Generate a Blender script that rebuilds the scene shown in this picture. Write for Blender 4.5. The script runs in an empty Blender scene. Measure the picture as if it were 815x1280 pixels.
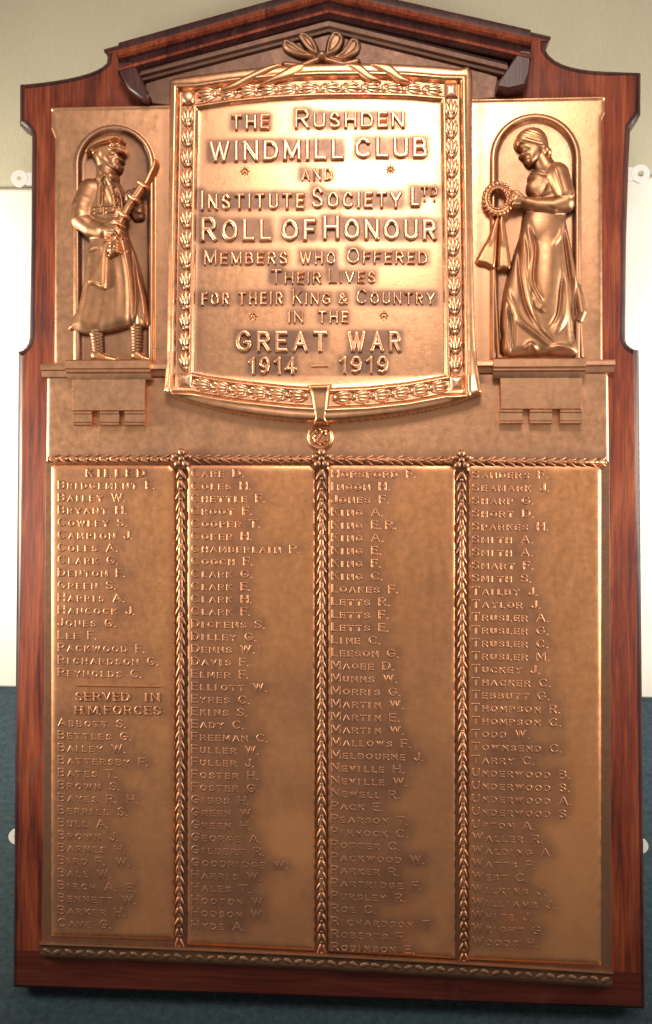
import bpy, bmesh, math, random
import numpy as np
from mathutils import Matrix, Vector, Euler

random.seed(7)
rng = np.random.default_rng(7)
C = bpy.context.scene.collection
scene = bpy.context.scene

# ------------------------------------------------------------------ frame of the board
# board frame: x right, y into the wall, z up along the leaning board, z = 0 at its foot
LEAN = math.radians(28)
THICK = 0.034
ROOT = Matrix.Translation((0, 0, THICK * math.sin(LEAN))) @ Matrix.Rotation(-LEAN, 4, 'X')

FPX, IW, IH = 1180.0, 815.0, 1280.0
CAM = np.array([83.33, -522.21 + 1125.0, 1172.59])        # mm: x, z, out from the board
def _rot(a, b, c):
    ca, sa, cb, sb, cc, sc = math.cos(a), math.sin(a), math.cos(b), math.sin(b), math.cos(c), math.sin(c)
    return (np.array([[1, 0, 0], [0, ca, -sa], [0, sa, ca]]) @ np.array([[cb, 0, sb], [0, 1, 0], [-sb, 0, cb]])
            @ np.array([[cc, -sc, 0], [sc, cc, 0], [0, 0, 1]]))
CROT = _rot(0.0060, 0.0664, 0.0044)

# ------------------------------------------------------------------ camera
cam_data = bpy.data.cameras.new('camera')
cam = bpy.data.objects.new('camera', cam_data); C.objects.link(cam)
S3 = np.array([[1, 0, 0], [0, 0, -1], [0, 1, 0]])          # (x, up, out) -> board (x, y, z)
Rb = S3 @ CROT
loc = S3 @ np.array([CAM[0], CAM[1], CAM[2]]) / 1000.0
ml = Matrix([[*Rb[0], loc[0]], [*Rb[1], loc[1]], [*Rb[2], loc[2]], [0, 0, 0, 1]])
cam.matrix_world = ROOT @ ml
cam_data.sensor_fit = 'VERTICAL'; cam_data.sensor_height = 24.0; cam_data.sensor_width = 24.0 * 0.6367
cam_data.lens = 24.0 * FPX / IH
cam_data.clip_start = 0.01; cam_data.clip_end = 60
cam_data.dof.use_dof = True; cam_data.dof.focus_distance = 1.19; cam_data.dof.aperture_fstop = 4.0
scene.camera = cam

# ------------------------------------------------------------------ world and lamps
scene.view_settings.view_transform = 'Standard'
scene.view_settings.look = 'None'
scene.view_settings.exposure = 0.0
scene.view_settings.gamma = 1.0
scene.view_settings.use_curve_mapping = False
w = bpy.data.worlds.new('World'); scene.world = w; w.use_nodes = True
bg = w.node_tree.nodes['Background']
bg.inputs[0].default_value = (1.0, 0.86, 0.74, 1); bg.inputs[1].default_value = 0.30

def lamp(kind, name, local=None, world=None, target=None, tlocal=None, **kw):
    d = bpy.data.lights.new(name, kind); o = bpy.data.objects.new(name, d); C.objects.link(o)
    p = Vector(world) if world else ROOT @ Vector(local)
    t = Vector(target) if target else ROOT @ Vector(tlocal)
    o.matrix_world = Matrix.Translation(p) @ (t - p).to_track_quat('-Z', 'Y').to_matrix().to_4x4()
    for k, v in kw.items(): setattr(d, k, v)
    return o
# ceiling lamp whose reflection lies on the top right of the title panel
lamp('AREA', 'ceiling_lamp', local=(0.10, -1.25, 1.66), tlocal=(0.05, 0, 1.04), energy=3.5, size=0.48, shape='DISK', spread=math.radians(84), color=(1.0, 0.845, 0.725))
# unseen fill lights added to brighten the wall either side of the board
lamp('AREA', 'wall_fill', world=(-1.25, 0.10, 0.70), target=(-0.40, 0.62, 0.40), energy=11, size=0.3, spread=math.radians(95), color=(1.0, 0.93, 0.78))
lamp('AREA', 'wall_fill', world=(1.30, 0.10, 0.70), target=(0.48, 0.62, 0.45), energy=9.5, size=0.3, spread=math.radians(95), color=(1.0, 0.95, 0.86))

# ------------------------------------------------------------------ pixel of the photo -> board frame
def B(px, py, out=0.0):
    px = np.asarray(px, float); py = np.asarray(py, float)
    d = np.stack([(px - IW / 2) / FPX, -(py - IH / 2) / FPX, -np.ones_like(px)], -1) @ CROT.T
    t = (out - CAM[2]) / d[..., 2]
    return CAM[0] + t * d[..., 0], CAM[1] + t * d[..., 1]
def L3(px, py, out, ref):
    """pixel position, taken at height ref over the board, lifted to height out (mm) -> metres"""
    x, z = B(px, py, ref)
    out = np.broadcast_to(np.asarray(out, float), x.shape)
    return np.stack([x, -out, z], -1) / 1000.0

# ------------------------------------------------------------------ materials
def nt(name):
    m = bpy.data.materials.new(name); m.use_nodes = True
    n = m.node_tree; return m, n, n.nodes['Principled BSDF']
def N(n, t, **kw):
    o = n.nodes.new(t)
    for k, v in kw.items(): setattr(o, k, v)
    return o
def noise(n, vec, scale, detail=4, rough=0.55, dist=0.0):
    o = N(n, 'ShaderNodeTexNoise'); o.inputs['Scale'].default_value = scale
    o.inputs['Detail'].default_value = detail; o.inputs['Roughness'].default_value = rough
    o.inputs['Distortion'].default_value = dist
    n.links.new(vec, o.inputs['Vector']); return o.outputs['Fac']
def ramp(n, fac, stops):
    o = N(n, 'ShaderNodeValToRGB'); e = o.color_ramp.elements
    while len(e) < len(stops): e.new(0.5)
    for q, (p, c) in zip(e, stops):
        q.position = p; q.color = c if len(c) == 4 else (*c, 1)
    n.links.new(fac, o.inputs['Fac']); return o.outputs['Color']
def mapping(n, scale=(1, 1, 1), coord='Object'):
    t = N(n, 'ShaderNodeTexCoord'); m = N(n, 'ShaderNodeMapping'); m.inputs['Scale'].default_value = scale
    n.links.new(t.outputs[coord], m.inputs['Vector']); return m.outputs['Vector']
def mix(n, fac, a, b, blend='MIX'):
    o = N(n, 'ShaderNodeMix', data_type='RGBA', blend_type=blend)
    for i, v in ((0, fac), (6, a), (7, b)):
        if hasattr(v, 'links'): n.links.new(v, o.inputs[i])
        elif i == 0: o.inputs[0].default_value = v
        else: o.inputs[i].default_value = (*v, 1)
    return o.outputs[2]
def math_(n, op, a, b=None, clamp=False):
    o = N(n, 'ShaderNodeMath', operation=op, use_clamp=clamp)
    for i, v in ((0, a), (1, b)):
        if v is None: continue
        if hasattr(v, 'links'): n.links.new(v, o.inputs[i])
        else: o.inputs[i].default_value = v
    return o.outputs[0]

def bronze(name, clean, dull, r0, r1, tscale=1.0, grain=0.25):
    m, n, p = nt(name); v = mapping(n)
    a = N(n, 'ShaderNodeAttribute', attribute_name='tarnish')
    big = noise(n, v, 9, 5, 0.6, 0.6); mid = noise(n, v, 45, 4, 0.6); fine = noise(n, v, 900, 2, 0.6)
    t = math_(n, 'MULTIPLY', a.outputs['Fac'], tscale)
    t = math_(n, 'ADD', t, math_(n, 'MULTIPLY', math_(n, 'SUBTRACT', big, 0.5), 0.55))
    t = math_(n, 'ADD', t, math_(n, 'MULTIPLY', math_(n, 'SUBTRACT', mid, 0.5), 0.22))
    t = math_(n, 'ADD', t, math_(n, 'MULTIPLY', math_(n, 'SUBTRACT', fine, 0.5), grain), clamp=True)
    col = mix(n, t, clean, dull)
    red = ramp(n, noise(n, mapping(n, (1, 1, 0.35)), 14, 4, 0.6, 1.0), [(0.60, (0, 0, 0)), (0.78, (1, 1, 1))])
    col = mix(n, math_(n, 'MULTIPLY', red, 0.35), col, (clean[0] * 0.85, clean[1] * 0.62, clean[2] * 0.5))
    n.links.new(col, p.inputs['Base Color']); p.inputs['Metallic'].default_value = 1.0
    r = N(n, 'ShaderNodeMapRange'); r.inputs['To Min'].default_value = r0; r.inputs['To Max'].default_value = r1
    n.links.new(t, r.inputs['Value'])
    smear = math_(n, 'ADD', noise(n, mapping(n, (1, 1, 0.4)), 34, 5, 0.7, 1.4), noise(n, v, 120, 3, 0.6))   # hand marks and rubbing
    ro = math_(n, 'ADD', r.outputs[0], math_(n, 'MULTIPLY', math_(n, 'SUBTRACT', smear, 1.0), 0.22), clamp=True)
    n.links.new(ro, p.inputs['Roughness'])
    bp = N(n, 'ShaderNodeBump'); bp.inputs['Strength'].default_value = 0.10; bp.inputs['Distance'].default_value = 0.0012
    n.links.new(noise(n, v, 260, 4, 0.65), bp.inputs['Height']); n.links.new(bp.outputs[0], p.inputs['Normal'])
    return m
BRONZE = bronze('polished_bronze', (0.88, 0.475, 0.265), (0.27, 0.165, 0.12), 0.36, 0.52)
RELIEF = bronze('relief_bronze', (0.66, 0.34, 0.175), (0.20, 0.115, 0.08), 0.42, 0.56, grain=0.2)
LETTER = bronze('letter_bronze', (0.94, 0.56, 0.34), (0.40, 0.25, 0.18), 0.36, 0.50, grain=0.2)
NAMES = bronze('name_bronze', (1.0, 0.475, 0.215), (0.36, 0.18, 0.115), 0.38, 0.54, grain=0.6)
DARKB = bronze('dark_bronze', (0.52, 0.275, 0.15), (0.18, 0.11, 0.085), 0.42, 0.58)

def wood(name, dark, mid, light, rough):
    m, n, p = nt(name)
    sep = N(n, 'ShaderNodeSeparateXYZ'); n.links.new(mapping(n), sep.inputs[0])
    rail = math_(n, 'LESS_THAN', sep.outputs['Z'], 0.052)            # the bottom rail is a board of its own
    def grain_vec(k):
        o = N(n, 'ShaderNodeMix', data_type='VECTOR'); n.links.new(rail, o.inputs[0])
        n.links.new(mapping(n, (1, 1, k)), o.inputs[4]); n.links.new(mapping(n, (k, 1, 1)), o.inputs[5]); return o.outputs[1]
    g = noise(n, grain_vec(0.05), 150, 6, 0.65, 1.2); h = noise(n, grain_vec(0.13), 22, 4, 0.55, 1.8); f = noise(n, grain_vec(0.025), 520, 3, 0.6)
    s = math_(n, 'ADD', math_(n, 'MULTIPLY', g, 0.55), math_(n, 'MULTIPLY', h, 0.45))
    col = ramp(n, s, [(0.36, dark), (0.50, mid), (0.66, light)])
    col = mix(n, math_(n, 'MULTIPLY', ramp(n, f, [(0.52, (0, 0, 0)), (0.66, (1, 1, 1))]), 0.5), col, dark)
    col = mix(n, math_(n, 'MULTIPLY', rail, 0.62), col, dark)
    worn = ramp(n, noise(n, mapping(n), 11, 6, 0.7, 0.8), [(0.60, (0, 0, 0)), (0.72, (1, 1, 1))])
    col = mix(n, math_(n, 'MULTIPLY', worn, 0.30), col, (0.17, 0.085, 0.06))
    n.links.new(col, p.inputs['Base Color'])
    rr = N(n, 'ShaderNodeMapRange'); rr.inputs['To Min'].default_value = rough - 0.08; rr.inputs['To Max'].default_value = rough + 0.14
    n.links.new(h, rr.inputs['Value']); n.links.new(rr.outputs[0], p.inputs['Roughness'])
    p.inputs['Specular IOR Level'].default_value = 0.4
    bp = N(n, 'ShaderNodeBump'); bp.inputs['Strength'].default_value = 0.22; bp.inputs['Distance'].default_value = 0.0015
    n.links.new(s, bp.inputs['Height']); n.links.new(bp.outputs[0], p.inputs['Normal'])
    return m
WOOD = wood('mahogany', (0.060, 0.010, 0.008), (0.195, 0.035, 0.014), (0.34, 0.080, 0.025), 0.44)
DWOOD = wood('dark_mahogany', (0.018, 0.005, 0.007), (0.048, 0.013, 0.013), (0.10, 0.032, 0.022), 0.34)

def plain(name, a, b, scale, rough, bump=0.0, stretch=(1, 1, 1), fine=None):
    m, n, p = nt(name); v = mapping(n, stretch)
    f = noise(n, v, scale, 6, 0.6, 0.4)
    col = ramp(n, f, [(0.35, a), (0.65, b)])
    if fine: col = mix(n, math_(n, 'MULTIPLY', noise(n, v, fine, 2, 0.5), 0.5), col, a)
    n.links.new(col, p.inputs['Base Color'])
    p.inputs['Roughness'].default_value = rough
    if bump:
        bp = N(n, 'ShaderNodeBump'); bp.inputs['Strength'].default_value = bump; bp.inputs['Distance'].default_value = 0.004
        n.links.new(noise(n, v, fine or scale * 6, 4, 0.6), bp.inputs['Height']); n.links.new(bp.outputs[0], p.inputs['Normal'])
    return m
WALL = plain('olive_paint', (0.45, 0.415, 0.295), (0.51, 0.47, 0.34), 5, 0.8, 0.15, fine=160)
PANEL = plain('white_paint', (0.72, 0.69, 0.60), (0.84, 0.81, 0.73), 7, 0.55, 0.05, (1, 1, 0.2), fine=60)
CARPET = plain('teal_carpet', (0.008, 0.021, 0.030), (0.026, 0.055, 0.068), 110, 0.95, 0.5, fine=700)
WHITE = plain('white_enamel', (0.80, 0.79, 0.75), (0.86, 0.85, 0.82), 40, 0.35)

# ------------------------------------------------------------------ mesh helpers
def link_mesh(name, V, F, mat, parent, smooth=True, sharp=None, tarnish=None):
    me = bpy.data.meshes.new(name)
    V = np.asarray(V, float)
    if isinstance(F, np.ndarray) and F.ndim == 2:
        k = F.shape[1]
        me.vertices.add(len(V)); me.vertices.foreach_set('co', V.ravel())
        me.loops.add(F.size); me.loops.foreach_set('vertex_index', F.ravel().astype(np.int32))
        me.polygons.add(len(F)); me.polygons.foreach_set('loop_start', np.arange(0, F.size, k, dtype=np.int32))
        me.update(calc_edges=True)
    else:
        me.from_pydata(V.tolist(), [], [list(f) for f in F]); me.update()
    me.validate()
    me.polygons.foreach_set('use_smooth', np.full(len(me.polygons), smooth))
    if sharp: me.set_sharp_from_angle(angle=math.radians(sharp))
    if tarnish is not None:
        a = me.attributes.new('tarnish', 'FLOAT', 'POINT'); a.data.foreach_set('value', np.asarray(tarnish, np.float32))
    me.materials.append(mat)
    o = bpy.data.objects.new(name, me); C.objects.link(o)
    if parent: o.parent = parent
    return o

class MB:
    """collects pieces given as (px, py, out) and builds ONE mesh object"""
    def __init__(s): s.V, s.F, s.n = [], [], 0
    def add(s, V, F, ref=None, local=False):
        V = np.asarray(V, float)
        W = V if local else L3(V[:, 0], V[:, 1], V[:, 2], V[:, 2].mean() if ref is None else ref)
        s.V.append(W); s.F += [tuple(int(i) + s.n for i in f) for f in F]; s.n += len(V)
    def build(s, name, mat, parent, smooth=True, sharp=None, tarnish=None):
        V = np.concatenate(s.V)
        return link_mesh(name, V, s.F, mat, parent, smooth, sharp, None if tarnish is None else np.full(len(V), tarnish))
    # --- pieces
    def ellipsoid(s, x, y, z, L, W, H, ang, nu=8, nv=6, taper=0.0):
        """long axis L along ang (0 = right, 90 = up in the picture)"""
        V, F = [], []
        for j in range(nv + 1):
            a = -math.pi / 2 + math.pi * j / nv
            for i in range(nu):
                b = 2 * math.pi * i / nu
                l = math.sin(a); r = math.cos(a) * (1 - taper * l)
                V.append((l * L, r * math.cos(b) * W, r * math.sin(b) * H))
        for j in range(nv):
            for i in range(nu):
                F.append((j * nu + i, j * nu + (i + 1) % nu, (j + 1) * nu + (i + 1) % nu, (j + 1) * nu + i))
        V = np.array(V); c, q = math.cos(math.radians(ang)), math.sin(math.radians(ang))
        P = np.stack([x + V[:, 0] * c - V[:, 1] * q, y - (V[:, 0] * q + V[:, 1] * c), z + V[:, 2]], 1)
        s.add(P, F, z)
    def tube(s, pts, r, z, n=8, closed=False, zs=None, flat=1.0):
        P = np.array(pts, float); k = len(P); V, F = [], []
        for i in range(k):
            a = P[(i - 1) % k] if (closed or i > 0) else P[i]; b = P[(i + 1) % k] if (closed or i < k - 1) else P[i]
            t = b - a; t /= np.hypot(*t) + 1e-9; nn = np.array([-t[1], t[0]])
            rr = r[i] if hasattr(r, '__len__') else r; zz = zs[i] if zs is not None else z
            for j in range(n):
                q = 2 * math.pi * j / n
                V.append((*(P[i] + nn * rr * math.cos(q)), zz + rr * flat * math.sin(q)))
        for i in range(k if closed else k - 1):
            for j in range(n):
                F.append((i * n + j, i * n + (j + 1) % n, ((i + 1) % k) * n + (j + 1) % n, ((i + 1) % k) * n + j))
        if not closed:
            F.append(tuple(range(n))); F.append(tuple(range((k - 1) * n, k * n)))
        s.add(V, F, z)
    def prism(s, poly, z0, z1, bevel=0.0, ref=None):
        """flat block over a pixel outline from height z0 to z1 with a chamfered front edge"""
        P = np.array(poly, float); k = len(P)
        c = P.mean(0)
        nx = np.roll(P, -1, 0) - np.roll(P, 1, 0)
        nn = np.stack([-nx[:, 1], nx[:, 0]], 1); nn /= np.hypot(nn[:, 0], nn[:, 1])[:, None] + 1e-9
        area = 0.5 * np.sum(P[:, 0] * np.roll(P[:, 1], -1) - np.roll(P[:, 0], -1) * P[:, 1])
        if area < 0: nn = -nn
        rings = [(P, z0), (P, z1 - bevel)] + ([(P + nn * bevel, z1)] if bevel else [])
        V = np.concatenate([np.column_stack([q, np.full(k, z)]) for q, z in rings]); F = []
        for r in range(len(rings) - 1):
            for i in range(k): F.append((r * k + i, r * k + (i + 1) % k, (r + 1) * k + (i + 1) % k, (r + 1) * k + i))
        F.append(tuple(range((len(rings) - 1) * k, len(rings) * k)))
        F.append(tuple(range(k - 1, -1, -1)))
        s.add(V, F, z1 if ref is None else ref)
    def sweep(s, a, b, prof, ref):
        """profile [(drop in px, out)] swept straight from pixel a to pixel b; drop is measured downwards"""
        V, F = [], []; k = len(prof)
        for (x, y) in (a, b):
            for d, o in prof: V.append((x, y + d, o))
        for j in range(k - 1): F.append((j, j + 1, k + j + 1, k + j))
        F.append(tuple(range(k))); F.append(tuple(range(2 * k - 1, k - 1, -1)))
        s.add(V, F, ref)

def catmull(P, n=8, closed=True):
    P = np.array(P, float); k = len(P); out = []
    for i in range(k if closed else k - 1):
        p0, p1, p2, p3 = (P[(i - 1) % k], P[i], P[(i + 1) % k], P[(i + 2) % k]) if closed else (P[max(i - 1, 0)], P[i], P[i + 1], P[min(i + 2, k - 1)])
        for t in np.linspace(0, 1, n, endpoint=False):
            out.append(0.5 * ((2 * p1) + (-p0 + p2) * t + (2 * p0 - 5 * p1 + 4 * p2 - p3) * t * t + (-p0 + 3 * p1 - 3 * p2 + p3) * t ** 3))
    if not closed: out.append(P[-1])
    return np.array(out)

# ------------------------------------------------------------------ height fields for cast relief
NONE = -99.0
class HF:
    def __init__(s, x0, y0, x1, y1, step):
        s.x = np.arange(x0, x1 + step / 2, step); s.y = np.arange(y0, y1 + step / 2, step)
        s.X, s.Y = np.meshgrid(s.x, s.y); s.Z = np.full(s.X.shape, NONE)
    def blank(s): return np.full(s.X.shape, NONE)
    def segd(s, a, b):
        dx, dy = b[0] - a[0], b[1] - a[1]; L = dx * dx + dy * dy + 1e-9
        t = np.clip(((s.X - a[0]) * dx + (s.Y - a[1]) * dy) / L, 0, 1)
        return np.hypot(s.X - a[0] - t * dx, s.Y - a[1] - t * dy), t
    def lined(s, pts):
        d = np.full(s.X.shape, 1e9)
        for a, b in zip(pts[:-1], pts[1:]): d = np.minimum(d, s.segd(a, b)[0])
        return d
    def limb(s, pts, k=5.0, flat=1.0):
        """pts (x, y, radius, axis height)"""
        H = s.blank()
        for a, b in zip(pts[:-1], pts[1:]):
            d, t = s.segd(a, b); r = a[2] + (b[2] - a[2]) * t; z = a[3] + (b[3] - a[3]) * t
            h = np.where(d < r, z + flat * r * np.sqrt(np.clip(1 - (d / r) ** 2, 0, 1)), np.where(d < r + 2, z - k * (d - r), NONE))
            H = np.maximum(H, h)
        return H
    def sd(s, poly):
        P = np.array(poly, float); d = np.full(s.X.shape, 1e9); ins = np.zeros(s.X.shape, bool)
        for a, b in zip(P, np.roll(P, -1, 0)):
            d = np.minimum(d, s.segd(a, b)[0])
            c = ((a[1] > s.Y) != (b[1] > s.Y)) & (s.X < (b[0] - a[0]) * (s.Y - a[1]) / (b[1] - a[1] + 1e-12) + a[0])
            ins ^= c
        return np.where(ins, d, -d)
    def poly(s, pts, base, height, w, smooth=True, k=5.0, n=6):
        d = s.sd(catmull(pts, n) if smooth else pts)
        u = np.clip(d / w, 0, 1)
        return np.where(d >= 0, base + height * np.sqrt(np.clip(1 - (1 - u) ** 2, 0, 1)), np.where(d > -2, base + k * d, NONE))
    def ell(s, cx, cy, rx, ry, z, h, ang=0, k=5.0):
        c, q = math.cos(math.radians(ang)), math.sin(math.radians(ang))
        u = ((s.X - cx) * c + (s.Y - cy) * q) / rx; v = (-(s.X - cx) * q + (s.Y - cy) * c) / ry
        r = np.hypot(u, v)
        return np.where(r < 1, z + h * np.sqrt(np.clip(1 - r * r, 0, 1)), np.where(r < 1 + 2 / min(rx, ry), z - k * (r - 1) * min(rx, ry), NONE))
    def ridge(s, H, pts, amp, w, n=6):
        """a fold that swells and dies away along its length"""
        P = catmull([p[:2] for p in pts], n, False); k = len(P) - 1
        g = np.zeros(s.X.shape)
        for i, (a, b) in enumerate(zip(P[:-1], P[1:])):
            d, t = s.segd(a, b); u = (i + t) / k
            g = np.maximum(g, np.exp(-(d / w) ** 2) * (0.30 + 0.70 * np.clip(np.minimum(u, 1 - u) * 4, 0, 1)))
        return np.where(H > -50, H + amp * g, H)
    def mesh(s, name, H, mat, parent, ref, tarnish=None, cut=None):
        ok = H > -50
        if cut is not None: ok &= cut
        q = ok[:-1, :-1] & ok[1:, :-1] & ok[:-1, 1:] & ok[1:, 1:]
        use = np.zeros(ok.shape, bool); use[:-1, :-1] |= q; use[1:, :-1] |= q; use[:-1, 1:] |= q; use[1:, 1:] |= q
        idx = np.full(ok.shape, -1); idx[use] = np.arange(use.sum())
        V = L3(s.X[use], s.Y[use], H[use], ref)
        F = np.stack([idx[:-1, :-1][q], idx[1:, :-1][q], idx[1:, 1:][q], idx[:-1, 1:][q]], 1)
        return link_mesh(name, V, F, mat, parent, tarnish=None if tarnish is None else np.broadcast_to(tarnish, H.shape)[use])
def soften(H, r=1):
    ok = H > -50
    A = blur(np.where(ok, H, 0), r, 1); Wt = blur(ok.astype(float), r, 1)
    return np.where(ok, A / np.maximum(Wt, 1e-6), H)
def smax(a, b, k=2.0):
    """soft union of two height fields"""
    both = (a > -50) & (b > -50)
    h = np.clip(0.5 + 0.5 * (a - b) / k, 0, 1)
    return np.where(both, b + (a - b) * h + k * h * (1 - h), np.maximum(a, b))
def blur(A, r, it=2):
    for _ in range(it):
        for ax in (0, 1):
            pad = [(0, 0), (0, 0)]; pad[ax] = (r + 1, r)
            c = np.cumsum(np.pad(A, pad, mode='edge'), ax)
            A = (np.take(c, range(2 * r + 1, c.shape[ax]), ax) - np.take(c, range(0, c.shape[ax] - 2 * r - 1), ax)) / (2 * r + 1)
    return A
def cloud(shape, cell):
    """soft irregular field 0..1 for the edges of stains"""
    out = np.zeros(shape); amp = 1.0; tot = 0
    for c in (cell, cell // 2, cell // 4):
        c = max(c, 2); g = rng.random((shape[0] // c + 3, shape[1] // c + 3))
        yy, xx = np.arange(shape[0]) / c, np.arange(shape[1]) / c
        i, j = yy.astype(int)[:, None], xx.astype(int)[None]; fy, fx = (yy % 1)[:, None], (xx % 1)[None]
        fy = fy * fy * (3 - 2 * fy); fx = fx * fx * (3 - 2 * fx)
        out += amp * (g[i, j] * (1 - fy) * (1 - fx) + g[i + 1, j] * fy * (1 - fx) + g[i, j + 1] * (1 - fy) * fx + g[i + 1, j + 1] * fy * fx)
        tot += amp; amp *= 0.5
    return out / tot

# ------------------------------------------------------------------ the place
def slab(name, x0, x1, y0, y1, z0, z1, mat, kind=None, bev=0.0, parent=None):
    bm = bmesh.new(); bmesh.ops.create_cube(bm, size=1)
    for v in bm.verts: v.co = ((x0 + x1) / 2 + v.co.x * (x1 - x0), (y0 + y1) / 2 + v.co.y * (y1 - y0), (z0 + z1) / 2 + v.co.z * (z1 - z0))
    me = bpy.data.meshes.new(name); bm.to_mesh(me); bm.free(); me.materials.append(mat)
    o = bpy.data.objects.new(name, me); C.objects.link(o)
    if bev:
        m = o.modifiers.new('edge', 'BEVEL'); m.width = bev; m.segments = 2
    if kind: o['kind'] = kind
    if parent: o.parent = parent
    return o
WALL_Y = 0.640
slab('floor', -4, 4, -4, WALL_Y + 0.1, -0.1, 0.0, CARPET, 'structure')
slab('wall', -4, 4, WALL_Y, WALL_Y + 0.12, 0.0, 2.7, WALL, 'structure')
def wall_height(px, py, y):
    d = Vector(((px - IW / 2) / FPX, -(py - IH / 2) / FPX, -1)); M = cam.matrix_world
    dw = M.to_3x3() @ d; p = M.translation; return p.z + dw.z * (y - p.y) / dw.y
DADO = wall_height(8, 237, WALL_Y - 0.012)
slab('wainscot', -4, 4, WALL_Y - 0.012, WALL_Y + 0.02, 0.0, DADO, PANEL, 'structure', 0.004)

# ------------------------------------------------------------------ the memorial
root = bpy.data.objects.new('war_memorial', None); C.objects.link(root)
root.matrix_world = ROOT
root['label'] = 'bronze roll of honour plaque with two relief figures, mounted on a gabled mahogany board'
root['category'] = 'memorial plaque'

# board
def bez(p0, p1, p2, n=8):
    return [tuple((1 - t) ** 2 * np.array(p0) + 2 * t * (1 - t) * np.array(p1) + t * t * np.array(p2)) for t in np.linspace(0, 1, n)]
outline = ([(411, -21), (690, 42), (684, 54)] + bez((684, 60), (695, 84), (760, 86), 8) + [(803, 88), (803, 134)] + bez((803, 140), (799, 150), (790, 158), 5)
           + [(788, 200), (785, 300), (784, 410)] + bez((784, 425), (787, 434), (801, 437), 5) + [(808, 1264), (14, 1237), (20, 442)]
           + bez((20, 438), (33, 436), (34, 420), 5) + [(36, 300), (37, 180)] + bez((37, 168), (33, 160), (22, 154), 5) + [(22, 148), (22, 104)]
           + bez((30, 102), (115, 94), (131, 76), 9) + [(132, 68), (128, 58)])
P = np.array(outline, float); k = len(P)
nx = np.roll(P, -1, 0) - np.roll(P, 1, 0); nx /= np.hypot(nx[:, 0], nx[:, 1])[:, None]
nn = np.stack([-nx[:, 1], nx[:, 0]], 1)                                   # inward (outline runs clockwise in the picture)
rings = [(0, -THICK * 1000), (0, -9), (1.2, -5), (4.5, -1.6), (9, 0)]
V = np.concatenate([L3(P[:, 0] + nn[:, 0] * d_, P[:, 1] + nn[:, 1] * d_, o_, 0) for d_, o_ in rings])
F = [tuple(range(k - 1, -1, -1)), tuple(range(4 * k, 5 * k))]
for r_ in range(4):
    for i_ in range(k): F.append((r_ * k + i_, r_ * k + (i_ + 1) % k, (r_ + 1) * k + (i_ + 1) % k, (r_ + 1) * k + i_))
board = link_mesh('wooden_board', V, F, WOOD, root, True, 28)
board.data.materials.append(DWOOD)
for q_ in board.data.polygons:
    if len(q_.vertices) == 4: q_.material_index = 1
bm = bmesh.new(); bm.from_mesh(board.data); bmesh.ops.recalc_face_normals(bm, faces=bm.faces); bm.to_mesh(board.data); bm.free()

# raking mouldings of the gable: profile (drop from the top edge, projection)
prof = [(1, 0), (1, 16), (3, 20), (10, 22), (19, 22), (20, 27), (22, 31), (26, 33), (30, 31), (32, 26), (34, 22), (38, 20), (42, 21), (44, 24), (47, 26), (50, 25), (52, 20), (53, 10), (53, 0)]
def rake(a, b, apex_first):
    mb = MB(); (x0, y0), (x1, y1) = a, b
    V = []; F = []; k = len(prof)
    for (x, y) in (a, b):
        for d, o in prof: V.append((x, y + d * 0.80, o))
    for j in range(k - 1): F.append((j, j + 1, k + j + 1, k + j))
    F.append(tuple(range(k))); F.append(tuple(range(2 * k - 1, k - 1, -1)))
    mb.add(V, F, 18)
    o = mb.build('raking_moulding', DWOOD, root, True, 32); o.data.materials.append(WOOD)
    for j in (5, 6, 7, 8, 12, 13, 14): o.data.polygons[j].material_index = 1  # lighter wood on the beads paints in the light along their ridges
    return o
rake((149, 52), (411, -21), False)
rake((411, -21), (663, 36), True)
for poly_ in ([(148, 78), (166, 76), (186, 118), (184, 123), (176, 122), (160, 110), (150, 92)], [(664, 64), (650, 62), (624, 100), (622, 108), (636, 111), (656, 106), (662, 90)]):
    mb = MB(); mb.prism(poly_, 0, 24, 2); mb.build('moulding_end', DWOOD, root, True, 30)

# mirror plates screwed to the back of the board
def mirror_plate(cx, cy, r, hole, toward, dz=-THICK * 1000 - 0.5):
    mb = MB(); n = 24; t = 3.0
    ring = [(cx + r * math.cos(2 * math.pi * i / n), cy + r * math.sin(2 * math.pi * i / n)) for i in range(n)]
    inn = [(cx + hole * math.cos(2 * math.pi * i / n), cy + hole * math.sin(2 * math.pi * i / n)) for i in range(n)]
    V = [(*p, dz) for p in ring] + [(*p, dz) for p in inn] + [(*p, dz - t) for p in ring] + [(*p, dz - t) for p in inn]
    F = []
    for i in range(n):
        j = (i + 1) % n
        F += [(i, j, n + j, n + i), (2 * n + i, 3 * n + i, 3 * n + j, 2 * n + j), (i, 2 * n + i, 2 * n + j, j), (n + i, n + j, 3 * n + j, 3 * n + i)]
    mb.add(V, F, dz)
    x0, x1 = sorted((cx + toward * r * 0.72, cx + toward * 44))
    mb.prism([(x0, cy - r * 0.72), (x1, cy - r * 0.72), (x1, cy + r * 0.72), (x0, cy + r * 0.72)], dz - t, dz - 0.2, 0.4, dz)
    return mb.build('mirror_plate', WHITE, root, True, 35)
mirror_plate(24, 223, 10.5, 2.8, 1)
mirror_plate(801, 217, 11.5, 4.0, -1)
mirror_plate(20, 1046, 9.5, 2.8, 1)
mirror_plate(801, 1058, 9.5, 3.0, -1)

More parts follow.
